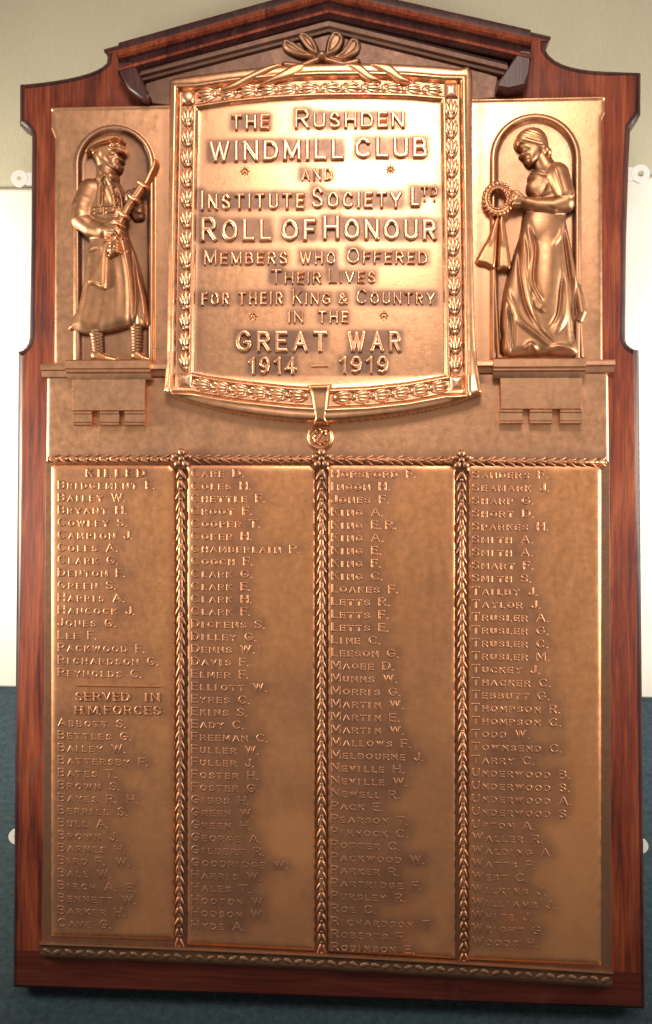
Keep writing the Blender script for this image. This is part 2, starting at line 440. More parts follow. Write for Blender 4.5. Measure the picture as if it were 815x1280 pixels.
# --- upper bronze plate with the two niches, one cast height field
PL = 6.0
h = HF(58, 112, 762, 580, 1.0)
plate_poly = [(63, 133), (63, 160), (68, 172), (67, 452), (58, 470), (57, 578), (762, 578), (761, 470), (754, 452), (753, 150), (757, 140), (757, 119)]
d = h.sd(plate_poly)
Z = np.where(d > -1.5, PL - 3 * np.exp(-np.clip(d, 0, 99) / 1.5) - np.clip(-d, 0, 9) * 4, NONE)
Z = np.where(Z > -50, Z + 1.8 * np.exp(-((h.Y - (136 - 14 * (h.X - 62) / 695)) / 2.0) ** 2), Z)   # bead along the top
NICHES = [(143, 207, 45, 452), (669, 199, 51, 450)]
for cx, cy, R_, yb in NICHES:
    yc = np.minimum(h.Y, cy); rr = np.where(h.Y < cy, np.hypot(h.X - cx, h.Y - cy), np.abs(h.X - cx))
    inside = (rr < R_) & (h.Y < yb)
    depth = 5.0 * np.clip((R_ - rr) / 5, 0, 1) + 4.0 * np.clip(1 - (rr / R_) ** 2, 0, 1)
    Z = np.where(inside & (Z > -50), Z - 0.55 * depth, Z)
    bead = 3.6 * np.sqrt(np.clip(1 - ((rr - R_ - 1.5) / 3.6) ** 2, 0, 1))
    Z = np.where((h.Y < yb) & (np.abs(rr - R_ - 1.5) < 3.6) & (Z > -50), np.maximum(Z, PL + bead), Z)
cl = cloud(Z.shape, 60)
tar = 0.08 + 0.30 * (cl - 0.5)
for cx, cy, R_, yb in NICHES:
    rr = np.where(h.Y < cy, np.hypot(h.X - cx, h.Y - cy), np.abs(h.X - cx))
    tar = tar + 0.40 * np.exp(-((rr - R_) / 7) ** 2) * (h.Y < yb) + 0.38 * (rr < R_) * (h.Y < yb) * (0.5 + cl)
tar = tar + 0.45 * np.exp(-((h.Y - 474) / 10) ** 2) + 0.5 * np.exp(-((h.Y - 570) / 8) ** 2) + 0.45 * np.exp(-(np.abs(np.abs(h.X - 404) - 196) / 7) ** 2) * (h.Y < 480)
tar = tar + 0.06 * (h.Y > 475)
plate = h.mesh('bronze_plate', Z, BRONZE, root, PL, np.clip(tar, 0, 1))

# tympanum under the gable
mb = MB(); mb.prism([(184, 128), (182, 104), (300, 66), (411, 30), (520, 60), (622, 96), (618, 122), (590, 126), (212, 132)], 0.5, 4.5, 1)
mb.build('tympanum', DARKB, root, True, 30, 1.0)  # full tarnish level paints in the shadow of the moulding
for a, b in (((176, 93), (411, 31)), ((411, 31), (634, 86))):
    mb = MB(); mb.sweep(a, b, [(-8, 3), (-7, 12), (-2, 15), (3, 14), (5, 10), (8, 9), (10, 3)], 10); mb.build('tympanum_bead', DARKB, root, True, 40, 1.0)  # beads darkened likewise, moulding shadow put into the colour

# --- title panel
outer = catmull([(212, 101), (222, 98), (260, 93.5), (320, 87), (370, 83.5), (410, 82), (460, 81.5), (520, 83), (570, 86), (589, 89),
                 (590, 150), (591, 300), (594, 420), (601, 492)], 6, False).tolist() + catmull([(601, 492), (560, 506), (500, 518), (440, 525), (400, 527), (350, 524), (290, 515), (240, 503), (207, 490)], 6, False).tolist() + [(209, 420), (211, 300), (212, 200)]
field = catmull([(247, 138), (290, 131), (340, 126), (400, 123.5), (460, 123), (510, 124), (552, 127)], 6, False).tolist() + [(553, 250), (555, 400)] + catmull([(557, 470), (510, 479), (460, 484.5), (410, 486.5), (360, 483.5), (300, 477), (241, 468)], 6, False).tolist() + [(244, 300)]
def panel_out(px, py):
    px = np.asarray(px, float); py = np.asarray(py, float)
    return 12 + 5.0 * (1 - ((px - 402) / 195) ** 2) + 2.5 * (1 - ((py - 300) / 220) ** 2)
h = HF(203, 78, 605, 531, 1.0)
do = h.sd(outer)
xl = np.interp(h.Y, [130, 470], [247, 241.5]); xr = np.interp(h.Y, [125, 472], [552, 557])
yt = np.interp(h.X, [247, 290, 340, 400, 460, 510, 552], [137, 131, 126.5, 123.5, 123, 124, 127])
yb_ = np.interp(h.X, [241, 270, 300, 360, 410, 460, 510, 557], [467, 472.5, 477, 483.5, 486.5, 484.5, 479, 470])
e = np.maximum(np.maximum(xl - h.X, h.X - xr), np.maximum(yt - h.Y, h.Y - yb_))     # distance out from the field, mitred at the corners
rise = np.zeros_like(e)
rise = np.where(e >= 0, 2.0, 0)
rise = np.maximum(rise, 5.5 * np.sqrt(np.clip(1 - ((e - 3) / 3.2) ** 2, 0, 1)))            # inner bead
rise = np.where((e > 22) & (e < 25), 2 + 6 * (e - 22) / 3, rise)
rise = np.where(e >= 25, 8.0 + 1.6 * np.exp(-((e - 27.5) / 2.2) ** 2), rise)
rise = np.where(e < 0, 1.2 * np.exp(e / 2.0), rise)
lift = 13.0 * np.clip((h.Y - 470) / 60, 0, 1) ** 1.2 * (0.4 + 0.6 * np.abs((h.X - 403) / 195) ** 1.5)
lift = lift + 7.0 * np.clip((h.Y - 440) / 60, 0, 1) * np.clip((np.abs(h.X - 403) - 150) / 45, 0, 1)
edge = 5.0 * (1 - np.sqrt(np.clip(1 - (1 - np.clip(do / 7, 0, 1)) ** 2, 0, 1)))
Z = panel_out(h.X, h.Y) + rise + lift - edge
Z = np.where(do >= 0, Z, np.where(do > -1.6, Z + do * 12, NONE))
title_hf, title_Z, title_field = h, Z, e

# title lettering ----------------------------------------------------------
def arc(cx, cy, rx, ry, a0, a1, n=14):
    return [(cx + rx * math.cos(math.radians(a)), cy + ry * math.sin(math.radians(a))) for a in np.linspace(a0, a1, n)]
_S = catmull([(0.93, 0.80), (0.72, 0.97), (0.42, 1.0), (0.12, 0.88), (0.08, 0.68), (0.30, 0.55), (0.70, 0.45), (0.94, 0.30), (0.88, 0.10), (0.58, 0.0), (0.26, 0.03), (0.05, 0.20)], 3, False).tolist()
# every letter: width as a share of its height, then the centre lines of its strokes in a unit box
FONT = {
 'A': (0.84, [(0, 0), (.5, 1), (1, 0)], [(.19, .32), (.81, .32)]),
 'B': (0.66, [(0, 0), (0, 1)], [(0, 1), (.55, 1)] + arc(.55, .77, .38, .23, 90, -90) + [(0, .54)], [(0, .54), (.60, .54)] + arc(.60, .27, .40, .27, 90, -90) + [(0, 0)]),
 'C': (0.78, arc(.52, .5, .52, .5, 42, 318, 24)),
 'D': (0.76, [(0, 0), (0, 1)], [(0, 1), (.42, 1)] + arc(.42, .5, .58, .5, 90, -90, 20) + [(0, 0)]),
 'E': (0.58, [(0, 0), (0, 1)], [(0, 1), (1, 1)], [(0, .52), (.86, .52)], [(0, 0), (1, 0)]),
 'F': (0.56, [(0, 0), (0, 1)], [(0, 1), (1, 1)], [(0, .50), (.84, .50)]),
 'G': (0.80, arc(.5, .5, .5, .5, 42, 345, 26) + [(.97, .44), (.58, .44)]),
 'H': (0.74, [(0, 0), (0, 1)], [(1, 0), (1, 1)], [(0, .52), (1, .52)]),
 'I': (0.02, [(0, 0), (0, 1)]),
 'J': (0.50, [(1, 1), (1, .30)] + arc(.5, .30, .5, .30, 0, -180)),
 'K': (0.70, [(0, 0), (0, 1)], [(.95, 1), (.06, .42)], [(.34, .60), (1, 0)]),
 'L': (0.56, [(0, 1), (0, 0)], [(0, 0), (1, 0)]),
 'M': (0.92, [(0, 0), (.03, 1)], [(.03, 1), (.5, .12)], [(.5, .12), (.97, 1)], [(.97, 1), (1, 0)]),
 'N': (0.76, [(0, 0), (0, 1)], [(0, 1), (1, 0)], [(1, 0), (1, 1)]),
 'O': (0.84, arc(.5, .5, .5, .5, 0, 360, 32)),
 'P': (0.62, [(0, 0), (0, 1)], [(0, 1), (.58, 1)] + arc(.58, .73, .42, .27, 90, -90) + [(0, .46)]),
 'R': (0.68, [(0, 0), (0, 1)], [(0, 1), (.56, 1)] + arc(.56, .74, .40, .26, 90, -90) + [(0, .48)], [(.48, .48), (1, 0)]),
 'S': (0.64, _S),
 'T': (0.72, [(.5, 0), (.5, 1)], [(0, 1), (1, 1)]),
 'U': (0.72, [(0, 1), (0, .36)] + arc(.5, .36, .5, .36, 180, 360, 16) + [(1, .36), (1, 1)]),
 'V': (0.80, [(0, 1), (.5, 0)], [(.5, 0), (1, 1)]),
 'W': (1.12, [(0, 1), (.26, 0)], [(.26, 0), (.5, .94)], [(.5, .94), (.74, 0)], [(.74, 0), (1, 1)]),
 'Y': (0.76, [(0, 1), (.5, .46)], [(1, 1), (.5, .46)], [(.5, .46), (.5, 0)]),
 '1': (0.26, [(1, 0), (1, 1)], [(1, 1), (0, .76)]),
 '4': (0.64, [(.74, 0), (.74, 1)], [(.74, 1), (0, .26)], [(0, .26), (1.05, .26)]),
 '9': (0.60, arc(.5, .69, .5, .31, 0, 360, 22), [(1, .69), (.98, .45), (.80, .14), (.46, 0), (.10, .05)]),
 '&': (0.74, [(1, 0), (.28, .66), (.22, .86), (.40, 1), (.62, .94), (.64, .74), (.42, .56), (.08, .34), (.05, .12), (.30, 0), (.62, .08), (.92, .46)]),
 '.': (0.02, [(0, .02), (0, .03)]),
}
def letters(items, outf, hgt, r, ramp_w, mb, step, round_top=False):
    """items: (char, x, baseline y, width, height, slope); raised strokes of half width r as one cast height field"""
    X0 = min(i[1] for i in items) - r - 2; X1 = max(i[1] + i[3] for i in items) + r + 2
    Y0 = min(i[2] - i[4] - abs(i[5]) * 0 for i in items) - r - 3; Y1 = max(i[2] for i in items) + r + 3
    f = HF(X0, Y0, X1, Y1, step); D = np.full(f.X.shape, 1e3)
    for ch, x, yb, wd, ht, _ in items:
        rr = r; x_, w_ = x + rr, max(wd - 2 * rr, 0.01); y_, h_ = yb - rr, ht - 2 * rr
        j0 = max(0, int((x - r - 2 - f.x[0]) / step)); j1 = min(len(f.x), int((x + wd + r + 2 - f.x[0]) / step) + 2)
        sub = HF.__new__(HF); sub.X, sub.Y = f.X[:, j0:j1], f.Y[:, j0:j1]; d = np.full(sub.X.shape, 1e3)
        for st in FONT[ch][1:]:
            P = [(x_ + u * w_, y_ - v * h_) for u, v in st]
            if len(P) == 2:
                (ax, ay), (bx_, by_) = P; L = math.hypot(bx_ - ax, by_ - ay) + 1e-9; tx, ty = (bx_ - ax) / L, (by_ - ay) / L
                al = (sub.X - ax) * tx + (sub.Y - ay) * ty; pe = np.abs(-(sub.X - ax) * ty + (sub.Y - ay) * tx)
                d = np.minimum(d, np.maximum(pe, np.maximum(-al, al - L) if ch != '.' else np.abs(al)))
            else: d = np.minimum(d, sub.lined(P))
        d = np.maximum(d, np.maximum(sub.Y - yb, yb - ht - sub.Y) + r)
        D[:, j0:j1] = np.minimum(D[:, j0:j1], d)
    u = np.clip((r - D) / ramp_w, 0, 1)
    prof_ = np.sqrt(1 - (1 - u) ** 2) if round_top else u * (2 - u) * 0.92 + 0.08 * np.clip((r - D) / r, 0, 1)
    base = outf(f.X, f.Y)
    Z_ = np.where(D < r, base + hgt * prof_, np.where(D < r + 0.9, base - (D - r) * 3, NONE))
    ok = Z_ > -50; qd = ok[:-1, :-1] & ok[1:, :-1] & ok[:-1, 1:] & ok[1:, 1:]
    use = np.zeros(ok.shape, bool); use[:-1, :-1] |= qd; use[1:, :-1] |= qd; use[:-1, 1:] |= qd; use[1:, 1:] |= qd
    idx = np.full(ok.shape, -1); idx[use] = np.arange(use.sum())
    F = np.stack([idx[:-1, :-1][qd], idx[1:, :-1][qd], idx[1:, 1:][qd], idx[:-1, 1:][qd]], 1)
    mb.add(np.stack([f.X[use], f.Y[use], Z_[use]], 1), F, float(np.mean(base)) + hgt * 0.7)
def word(mb, text, x0, x1, base, big, small, hgt, outf, slope=0.0, r=None, occ=None, step=0.55):
    """caps word: first letter `big` px tall, the rest `small`; letters stretched to fill x0..x1"""
    r = r or max(1.0 if small < 14 else 1.3, small * 0.110)
    hs = [big if i == 0 else small for i in range(len(text))]
    nat = [FONT[c][0] * (hh_ - 2 * r) for c, hh_ in zip(text, hs)]
    gap = small * 0.17
    avail = (x1 - x0) - len(text) * 2 * r - gap * (len(text) - 1)
    k = avail / max(sum(nat), 0.1)
    if k > 1.12: gap += (avail - 1.12 * sum(nat)) / max(len(text) - 1, 1); k = 1.12
    items = []; x = x0
    for c, hh_, n_w in zip(text, hs, nat):
        wd = n_w * k + 2 * r; items.append((c, x, base + slope * (x - x0), wd, hh_, 0)); x += wd + gap
        if occ is not None: occ.append((x - wd - gap, base - hh_, x - gap, base))
    letters(items, outf, hgt, r, 1.5 if small > 14 else 1.1, mb, step)

TITLE = [
    [('THE', 288, 337, 162.5, 20, 20), ('RUSHDEN', 368, 506, 161, 26, 21)],
    [('WINDMILL', 260, 430, 202, 27, 27), ('CLUB', 443, 535, 198, 27, 27)],
    [('AND', 376, 416, 226, 16, 16)],
    [('INSTITUTE', 250, 381, 262, 25, 21), ('SOCIETY', 389, 502, 260, 27, 21), ('L', 513, 525, 258.5, 25, 25), ('TD', 526, 547, 245, 12, 12)],
    [('ROLL', 250, 340, 301.5, 32, 28), ('OF', 351, 395, 301, 28, 28), ('HONOUR', 403, 546, 300, 31, 27)],
    [('MEMBERS', 254, 360, 331, 20, 17), ('WHO', 374, 420, 330.5, 17, 17), ('OFFERED', 433, 535, 330, 21, 17)],
    [('THEIR', 338, 402, 355, 19, 16), ('LIVES', 410, 470, 354, 19, 16)],
    [('FOR', 251, 287, 381.5, 17, 17), ('THEIR', 297, 354, 381, 17, 17), ('KING', 365, 414, 381, 20, 16), ('&', 422, 435, 381, 16, 16), ('COUNTRY', 445, 544, 380.5, 20, 16)],
    [('IN', 360, 380, 404, 16, 16), ('THE', 397, 436, 404, 16, 16)],
    [('GREAT', 294, 410, 440, 28, 27), ('WAR', 434, 502, 440, 27, 27)],
    [('1914', 310, 371, 468, 23, 23), ('1919', 424, 486, 467, 23, 23)],
]
occ = []; title_lines = []
for li, line in enumerate(TITLE):
    for (t, x0, x1, yb, bg_, sm_) in line:
        mb = MB(); title_lines.append(mb)
        word(mb, t, x0, x1, yb, bg_, sm_, 5.4 if sm_ > 19 else 4.2, panel_out, slope=-0.012 if li < 3 else 0.0, occ=occ)
    if li == 3:
        for x in (531, 543): mb.ellipsoid(x, 251, float(panel_out(x, 251)) + 1, 2.0, 2.0, 2.6, 0)
    if li == 10: mb = MB(); title_lines.append(mb); mb.prism([(389, 454.5), (410, 454), (410, 458), (389, 458.5)], 14, float(panel_out(400, 456)) + 3.2, 1)
# tarnish that polishing cannot reach stays round the letters
g = np.zeros(h.X.shape)
for x0, y0, x1, y1 in occ: g[(h.X > x0 - 3) & (h.X < x1 + 3) & (h.Y > y0 - 2) & (h.Y < y1 + 3)] = 1
g = blur(g, 3, 2)
tar = 0.06 + 1.0 * g * (0.65 + 0.7 * cloud(g.shape, 40)) + 0.25 * (cloud(g.shape, 70) - 0.5)
tar = tar + 0.55 * np.exp(-((h.X - 246) / 7) ** 2) * (e < 0) + 0.45 * np.exp(-((h.X - 552) / 6) ** 2) * (e < 0)
tar = np.where((e > 5) & (e < 24), tar + 0.45, tar)
title = title_hf.mesh('title_panel', title_Z, BRONZE, root, 16, np.clip(tar, 0, 1))
for mb in title_lines: mb.build('inscription_word', LETTER, title, True, 40)

# star studs
for cx, cy in ((306, 214), (488, 212), (316, 395), (480, 394)):
    mb = MB(); o = float(panel_out(cx, cy))
    for k in range(8):
        a = k * 45; mb.ellipsoid(cx + 4 * math.cos(math.radians(a)), cy - 4 * math.sin(math.radians(a)), o, 2.6, 1.4, 2.0, a)
    mb.ellipsoid(cx, cy, o + 0.6, 2.6, 2.6, 2.8, 0)
    mb.build('star_stud', RELIEF, title)

# bell-flower garlands in the border channel
def bellflower(mb, x, y, z, ang, s=1.0):
    c, q = math.cos(math.radians(ang)), math.sin(math.radians(ang))
    def at(l, t): return x + l * c - t * q, y - (l * q + t * c)
    for t, a, L in ((0, 0, 9.5), (4.2, 10, 8.5), (-4.2, -10, 8.5)):
        px, py = at(2.5 - abs(t) * 0.2, t); mb.ellipsoid(px, py, z + (1.0 if t == 0 else 0), L * s, 2.7 * s, 3.0, ang + a, taper=0.25)
    for t in (6.3, -6.3):
        px, py = at(-2.5, t); mb.ellipsoid(px, py, z - 0.5, 7 * s, 1.9 * s, 2.2, ang + (14 if t > 0 else -14))
    px, py = at(-9.5, 0); mb.ellipsoid(px, py, z - 0.3, 3.5 * s, 4.5 * s, 2.2, ang)
def garland(pts, pitch, rev=False):
    P = catmull(pts, 20, False); dl = np.concatenate([[0], np.cumsum(np.hypot(*np.diff(P, axis=0).T))])
    n = max(1, int(round(dl[-1] / pitch))); mb = MB()
    for k in range(n):
        s_ = dl[-1] * (k + 0.5) / n; x = np.interp(s_, dl, P[:, 0]); y = np.interp(s_, dl, P[:, 1])
        x2 = np.interp(s_ + 2, dl, P[:, 0]); y2 = np.interp(s_ + 2, dl, P[:, 1]); x1_ = np.interp(s_ - 2, dl, P[:, 0]); y1_ = np.interp(s_ - 2, dl, P[:, 1])
        a = math.degrees(math.atan2(-(y2 - y1_), x2 - x1_)) + (180 if rev else 0)
        i = int(np.clip(round(y - 78), 0, title_Z.shape[0] - 1)); j = int(np.clip(round(x - 203), 0, title_Z.shape[1] - 1))
        bellflower(mb, x, y, title_Z[i, j] + 1.2, a, 1.12)
    return mb.build('bellflower_garland', LETTER, title)
garland([(232, 464), (233, 300), (235, 133)], 24.6)
garland([(570, 467), (566, 300), (563.5, 124)], 24.6)
garland([(246, 120), (310, 113.5), (400, 110.5)], 25.5, True)
garland([(400, 110.5), (470, 110), (553, 113)], 25.5)
garland([(242, 479), (300, 488.5), (384, 496)], 25, True)
garland([(416, 498), (480, 494), (560, 482)], 25)
for cx, cy in ((235, 122), (564, 113), (231, 476), (571, 479)):
    i, j = int(cy - 78), int(cx - 203); z = title_Z[i, j]
    hc = HF(cx - 12, cy - 13, cx + 12, cy + 13, 0.6)
    Zk = hc.poly([(cx - 9, cy - 10), (cx + 9, cy - 10.5), (cx + 9, cy + 9.5), (cx - 9, cy + 10)], z - 1, 6, 9, False)
    if cx == 235: Zk = smax(Zk, hc.ell(cx, cy, 8, 8, z + 4, 4), 1)
    hc.mesh('corner_block', Zk, LETTER, title, z + 3)
# ribbon ends lying over the top of the frame
for pts in ([(330, 84), (352, 82.5), (312, 102), (292, 112), (276, 112)], [(366, 82), (382, 82), (372, 94), (338, 104), (322, 108)],
            [(432, 81), (450, 81), (464, 92), (476, 101), (462, 102), (446, 92)], [(462, 81), (486, 81), (500, 92), (514, 103), (500, 103), (484, 94)]):
    hh = HF(270, 78, 520, 116, 0.7)
    Zr = hh.poly(pts, 24.5, 3.2, 5, True)
    hh.mesh('ribbon_end', Zr, RELIEF, title, 24)
# clasp at the foot and the medallion below it
h2 = HF(378, 474, 420, 534, 0.6)
Zc = h2.poly([(385, 481), (413, 480), (411, 495), (408, 528), (393, 528), (389, 496)], 25, 6, 6, False)
Zc = np.where(Zc > -50, Zc + 3 * np.exp(-((h2.Y - 483) / 5) ** 2) - 1.5 * np.clip((h2.Y - 510) / 18, 0, 1), Zc)
h2.mesh('clasp', Zc, RELIEF, title, 28)
mb = MB(); mx, my = 400.5, 546
mb.prism([(mx + 17 * math.cos(a), my + 17 * math.sin(a)) for a in np.linspace(0, 2 * math.pi, 32, endpoint=False)], 4, 10, 1.5)
mb.tube([(mx + 14.5 * math.cos(a), my + 14.5 * math.sin(a)) for a in np.linspace(0, 2 * math.pi, 32, endpoint=False)], 2.2, 10.5, closed=True)
for k in range(9):
    a = math.radians(40 + k * 35); mb.ellipsoid(mx + 8 * math.cos(a), my - 8 * math.sin(a), 10.5, 4.5, 2.0, 2.6, math.degrees(a) + 65)
mb.tube([(mx - 6, my + 7), (mx - 1, my), (mx + 4, my - 8)], 1.8, 11.5)
mb.ellipsoid(mx + 4.5, my - 7, 11.5, 4, 3, 3, 30)
mb.build('medallion', RELIEF, root, True, 45)

# bow in the gable
hb = HF(340, 28, 462, 88, 0.6)
Zb = hb.blank()
for pts in ([(398, 70), (384, 62), (372, 44), (378, 38), (390, 44), (398, 58)], [(398, 72), (376, 72), (356, 62), (352, 50), (362, 48), (384, 62)],
            [(406, 70), (408, 50), (416, 38), (428, 40), (430, 52), (420, 66)], [(408, 72), (424, 64), (438, 46), (450, 50), (448, 64), (430, 76)]):
    lp = hb.poly(pts, 6, 9, 8, True)
    dd = hb.sd(catmull(pts, 6)); lp = np.where((lp > -50) & (dd > 4), lp - 3.5 * np.clip((dd - 4) / 3, 0, 1), lp)
    Zb = np.maximum(Zb, lp)
Zb = smax(Zb, hb.ell(402, 69, 8, 7, 6, 11), 3)
for pts in ([(396, 74), (376, 82), (356, 80)], [(408, 74), (430, 80), (446, 76)]):
    Zb = np.maximum(Zb, hb.limb([(x, y, 4.5, 8) for x, y in pts], flat=1.3))
hb.mesh('bow', Zb, DARKB, root, 12, np.clip(0.9 - (Zb - 5) / 20, 0.1, 0.9))  # dark bronze paints in the gable's shade; tarnish thins with height

# --- string courses and brackets under the figures
course = [(0, 5), (0, 13), (4, 15), (7, 15), (8, 11), (12, 10), (15, 9), (17, 5)]
for a, b in (((52, 456), (210, 455)), ((594, 451), (768, 450))):
    mb = MB(); mb.sweep(a, b, course, 10); mb.build('string_course', BRONZE, root, True, 30, 0.45)
def bracket(x0, x1, y, bx0, bx1, teeth):
    cap = MB()
    cap.sweep((x0, y), (x1, y - 0.5), [(-2, 4), (-2, 24), (0, 27), (9, 27), (10, 23), (13, 23), (15, 20), (18, 19), (22, 17), (22, 4)], 22)
    o = cap.build('bracket', BRONZE, root, True, 30, 0.3)
    mb = MB(); mb.prism([(bx0, y + 21), (bx1, y + 21), (bx1 - 1, y + 62), (bx0 + 1, y + 62)], 4, 17, 1.5); mb.build('bracket_body', BRONZE, o, True, 30, 0.35)
    for t0, t1 in teeth:
        mb = MB(); mb.sweep((t0, y + 62), (t1, y + 62), [(0, 4), (0, 18), (1, 19), (3, 19), (4, 17), (13, 17), (15, 19), (17, 19), (18, 17), (18, 4)], 17); mb.build('bracket_tooth', BRONZE, o, True, 30, 0.45)
    return o
bracket(83, 188, 452, 90, 182, ((92, 115), (125, 149), (156, 181)))
bracket(617, 732, 450, 625, 728, ((625, 653), (662, 690), (700, 727)))

# ------------------------------------------------------------------ soldier relief
def S(*pts): return [(60 + p[0] / 4.0, 140 + p[1] / 4.0, *p[2:]) for p in pts]
def SL(*pts): return [(60 + p[0] / 4.0, 140 + p[1] / 4.0, p[2] / 4.0, p[3]) for p in pts]
s = HF(80, 158, 206, 456, 0.6)
body = s.poly(S((225, 325), (185, 340), (145, 400), (122, 500), (125, 580), (170, 605), (200, 640), (184, 720), (176, 800), (148, 950), (95, 1078), (130, 1100), (205, 1116), (330, 1098), (425, 1075), (508, 1076), (500, 960), (468, 810), (425, 680), (395, 590), (398, 480), (378, 400), (345, 340), (290, 310)), 2, 13, 16, True)
body = smax(body, s.limb(SL((285, 250, 48, 3), (292, 330, 56, 5))), 3)                                    # neck
head = s.poly(S((225, 190), (260, 165), (320, 160), (352, 180), (357, 210), (374, 244), (361, 256), (365, 276), (352, 300), (322, 296), (285, 282), (252, 272), (236, 240)), 9, 9, 9, True)
head = s.ridge(head, S((318, 222), (345, 214), (356, 214)), 1.0, 1.4)                                     # brow
head = s.ridge(head, S((322, 236), (346, 232)), -1.1, 1.4)                                                 # eye socket
head = s.ridge(head, S((352, 222), (370, 244)), 1.2, 1.5)                                                  # nose
head = s.ridge(head, S((330, 272), (360, 268)), -0.8, 1.0)                                                 # mouth
head = s.ridge(head, S((300, 240), (318, 262)), -1.0, 2.2)
head = smax(head, s.ell(*S((262, 228))[0], 4, 6, 16, 3), 1)                                            # ear
head = s.ridge(head, S((236, 200), (250, 268)), -1.2, 2.2)
body = smax(body, head, 2.5)
# collar, lapels, straps
for pts, a, wd in ((S((262, 290), (290, 325), (322, 345)), 2.2, 1.8), (S((322, 318), (340, 345)), 2.0, 1.8), (S((245, 335), (285, 400), (315, 465)), 2.2, 2.2),
                   (S((310, 345), (350, 400), (372, 440)), 2.4, 2.2), (S((255, 345), (292, 420)), -1.6, 1.6), (S((330, 350), (366, 430)), -1.4, 1.4),
                   (S((225, 520), (300, 535), (385, 525)), 1.2, 2.0), (S((215, 700), (245, 690), (285, 700)), -1.6, 1.4),
                   (S((392, 595), (425, 760), (440, 900), (436, 1075)), -5.5, 2.4), (S((372, 620), (405, 780), (418, 920), (414, 1060)), 4.0, 3.4),
                   (S((440, 780), (482, 940), (490, 1060)), 3.8, 3.2), (S((290, 900), (270, 1000), (250, 1090)), -1.6, 5), (S((340, 760), (350, 900), (340, 1060)), 1.4, 5),
                   (S((215, 800), (190, 950), (170, 1080)), 1.4, 4), (S((110, 1075), (200, 1105), (330, 1088), (430, 1065), (500, 1066)), 1.6, 2.0)):
    body = s.ridge(body, pts, a * 0.8, wd * 1.15)
for x, y in ((258, 505), (318, 500)):                                                                      # ammunition pouches on the belt
    body = smax(body, s.poly(S((x - 26, y - 22), (x + 26, y - 26), (x + 26, y + 16), (x - 26, y + 20)), 13, 4.5, 4, False), 0.6)
    body = s.ridge(body, S((x - 24, y - 4), (x + 24, y - 8)), -1.2, 0.9)
for x, y in ((333, 380), (343, 425), (352, 465), (385, 640), (398, 700)): body = smax(body, s.ell(*S((x, y))[0], 1.8, 1.8, 15, 2.5), 0.4)   # buttons
for pts in (S((312, 350), (335, 420), (345, 490)), S((352, 360), (372, 430), (378, 500)), S((300, 330), (270, 360), (262, 480))): body = s.ridge(body, pts, 2.4, 1.7)
for pts in (S((325, 355), (348, 430), (358, 490)), S((282, 360), (280, 420), (276, 480))): body = s.ridge(body, pts, -2.2, 1.8)
arm = s.limb(SL((205, 385, 58, 3), (168, 470, 54, 5), (162, 540, 50, 7), (215, 582, 45, 9), (272, 598, 38, 12)))
for pts, a in ((S((180, 430), (215, 445)), -1.6), (S((150, 470), (210, 480)), 1.4), (S((170, 500), (215, 515)), -1.6), (S((150, 540), (210, 545)), 1.2), (S((258, 570), (285, 632)), 2.4)):
    arm = s.ridge(arm, pts, a * 0.30, 2.4)
body = smax(body, arm, 7)
arm2 = s.limb(SL((390, 450, 26, 3), (440, 520, 24, 4), (458, 520, 22, 5)), flat=0.8)
body = smax(body, arm2, 1.5)
arm2 = s.limb(SL((458, 520, 22, 5), (452, 470, 24, 8), (444, 448, 21, 11)), flat=0.8); body = smax(body, arm2, 1.0)
body = s.ridge(body, S((430, 500), (490, 505)), 2.0, 1.4)
# legs and boots
legs = s.limb(SL((236, 1090, 36, 3), (246, 1215, 30, 3)))
legs = np.maximum(legs, s.limb(SL((440, 1060, 34, 2), (440, 1210, 28, 2))))
legs = np.where(legs > 0, legs + 1.0 * np.cos((s.Y - 418) * 1.6), legs)
body = np.maximum(body, legs)
# hands
def hand(H, palm, fingers):
    H = smax(H, s.limb(palm), 1.0)
    for f_ in fingers: H = np.maximum(H, s.limb(f_))
    return H
hnd = hand(s.blank(), SL((285, 598, 26, 17), (330, 600, 26, 19)), [SL((318, 585, 11, 22), (356, 590, 10, 24), (368, 604, 9, 21)), SL((315, 600, 11, 22), (352, 606, 10, 24), (362, 620, 9, 21)),
           SL((310, 615, 11, 21), (345, 620, 10, 23), (352, 632, 9, 20)), SL((305, 626, 10, 20), (332, 634, 9, 21)), SL((300, 580, 11, 20), (330, 570, 10, 23), (350, 572, 9, 22))])
hnd2 = hand(s.blank(), SL((448, 450, 22, 12), (430, 430, 22, 14)), [SL((452, 425, 9, 18), (418, 412, 9, 22), (404, 420, 8, 20)), SL((450, 440, 9, 18), (414, 426, 9, 22), (402, 434, 8, 20)),
           SL((448, 452, 9, 17), (412, 440, 9, 21), (402, 448, 8, 19)), SL((440, 462, 8, 16), (412, 454, 8, 20)), SL((425, 440, 9, 18), (440, 400, 8, 20))])
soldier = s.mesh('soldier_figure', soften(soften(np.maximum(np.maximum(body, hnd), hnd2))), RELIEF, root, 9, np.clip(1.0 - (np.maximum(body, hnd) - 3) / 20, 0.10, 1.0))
soldier['label'] = 'relief soldier in greatcoat and puttees holding a rifle across the body'
boots = np.maximum(s.limb(SL((240, 1215, 28, 4), (290, 1235, 22, 6), (335, 1241, 14, 5))), s.limb(SL((440, 1215, 28, 3), (470, 1232, 22, 5), (515, 1243, 13, 4))))
cap = s.poly(S((188, 206), (205, 165), (255, 128), (315, 112), (364, 126), (368, 146), (335, 152), (270, 172), (225, 192)), 12, 10, 8, True)
cap = np.maximum(cap, s.poly(S((220, 196), (270, 170), (340, 148), (358, 150), (361, 177), (300, 187), (236, 216)), 12, 6, 4, True))
cap = s.ridge(cap, S((216, 196), (270, 170), (364, 146)), -2.6, 1.3)
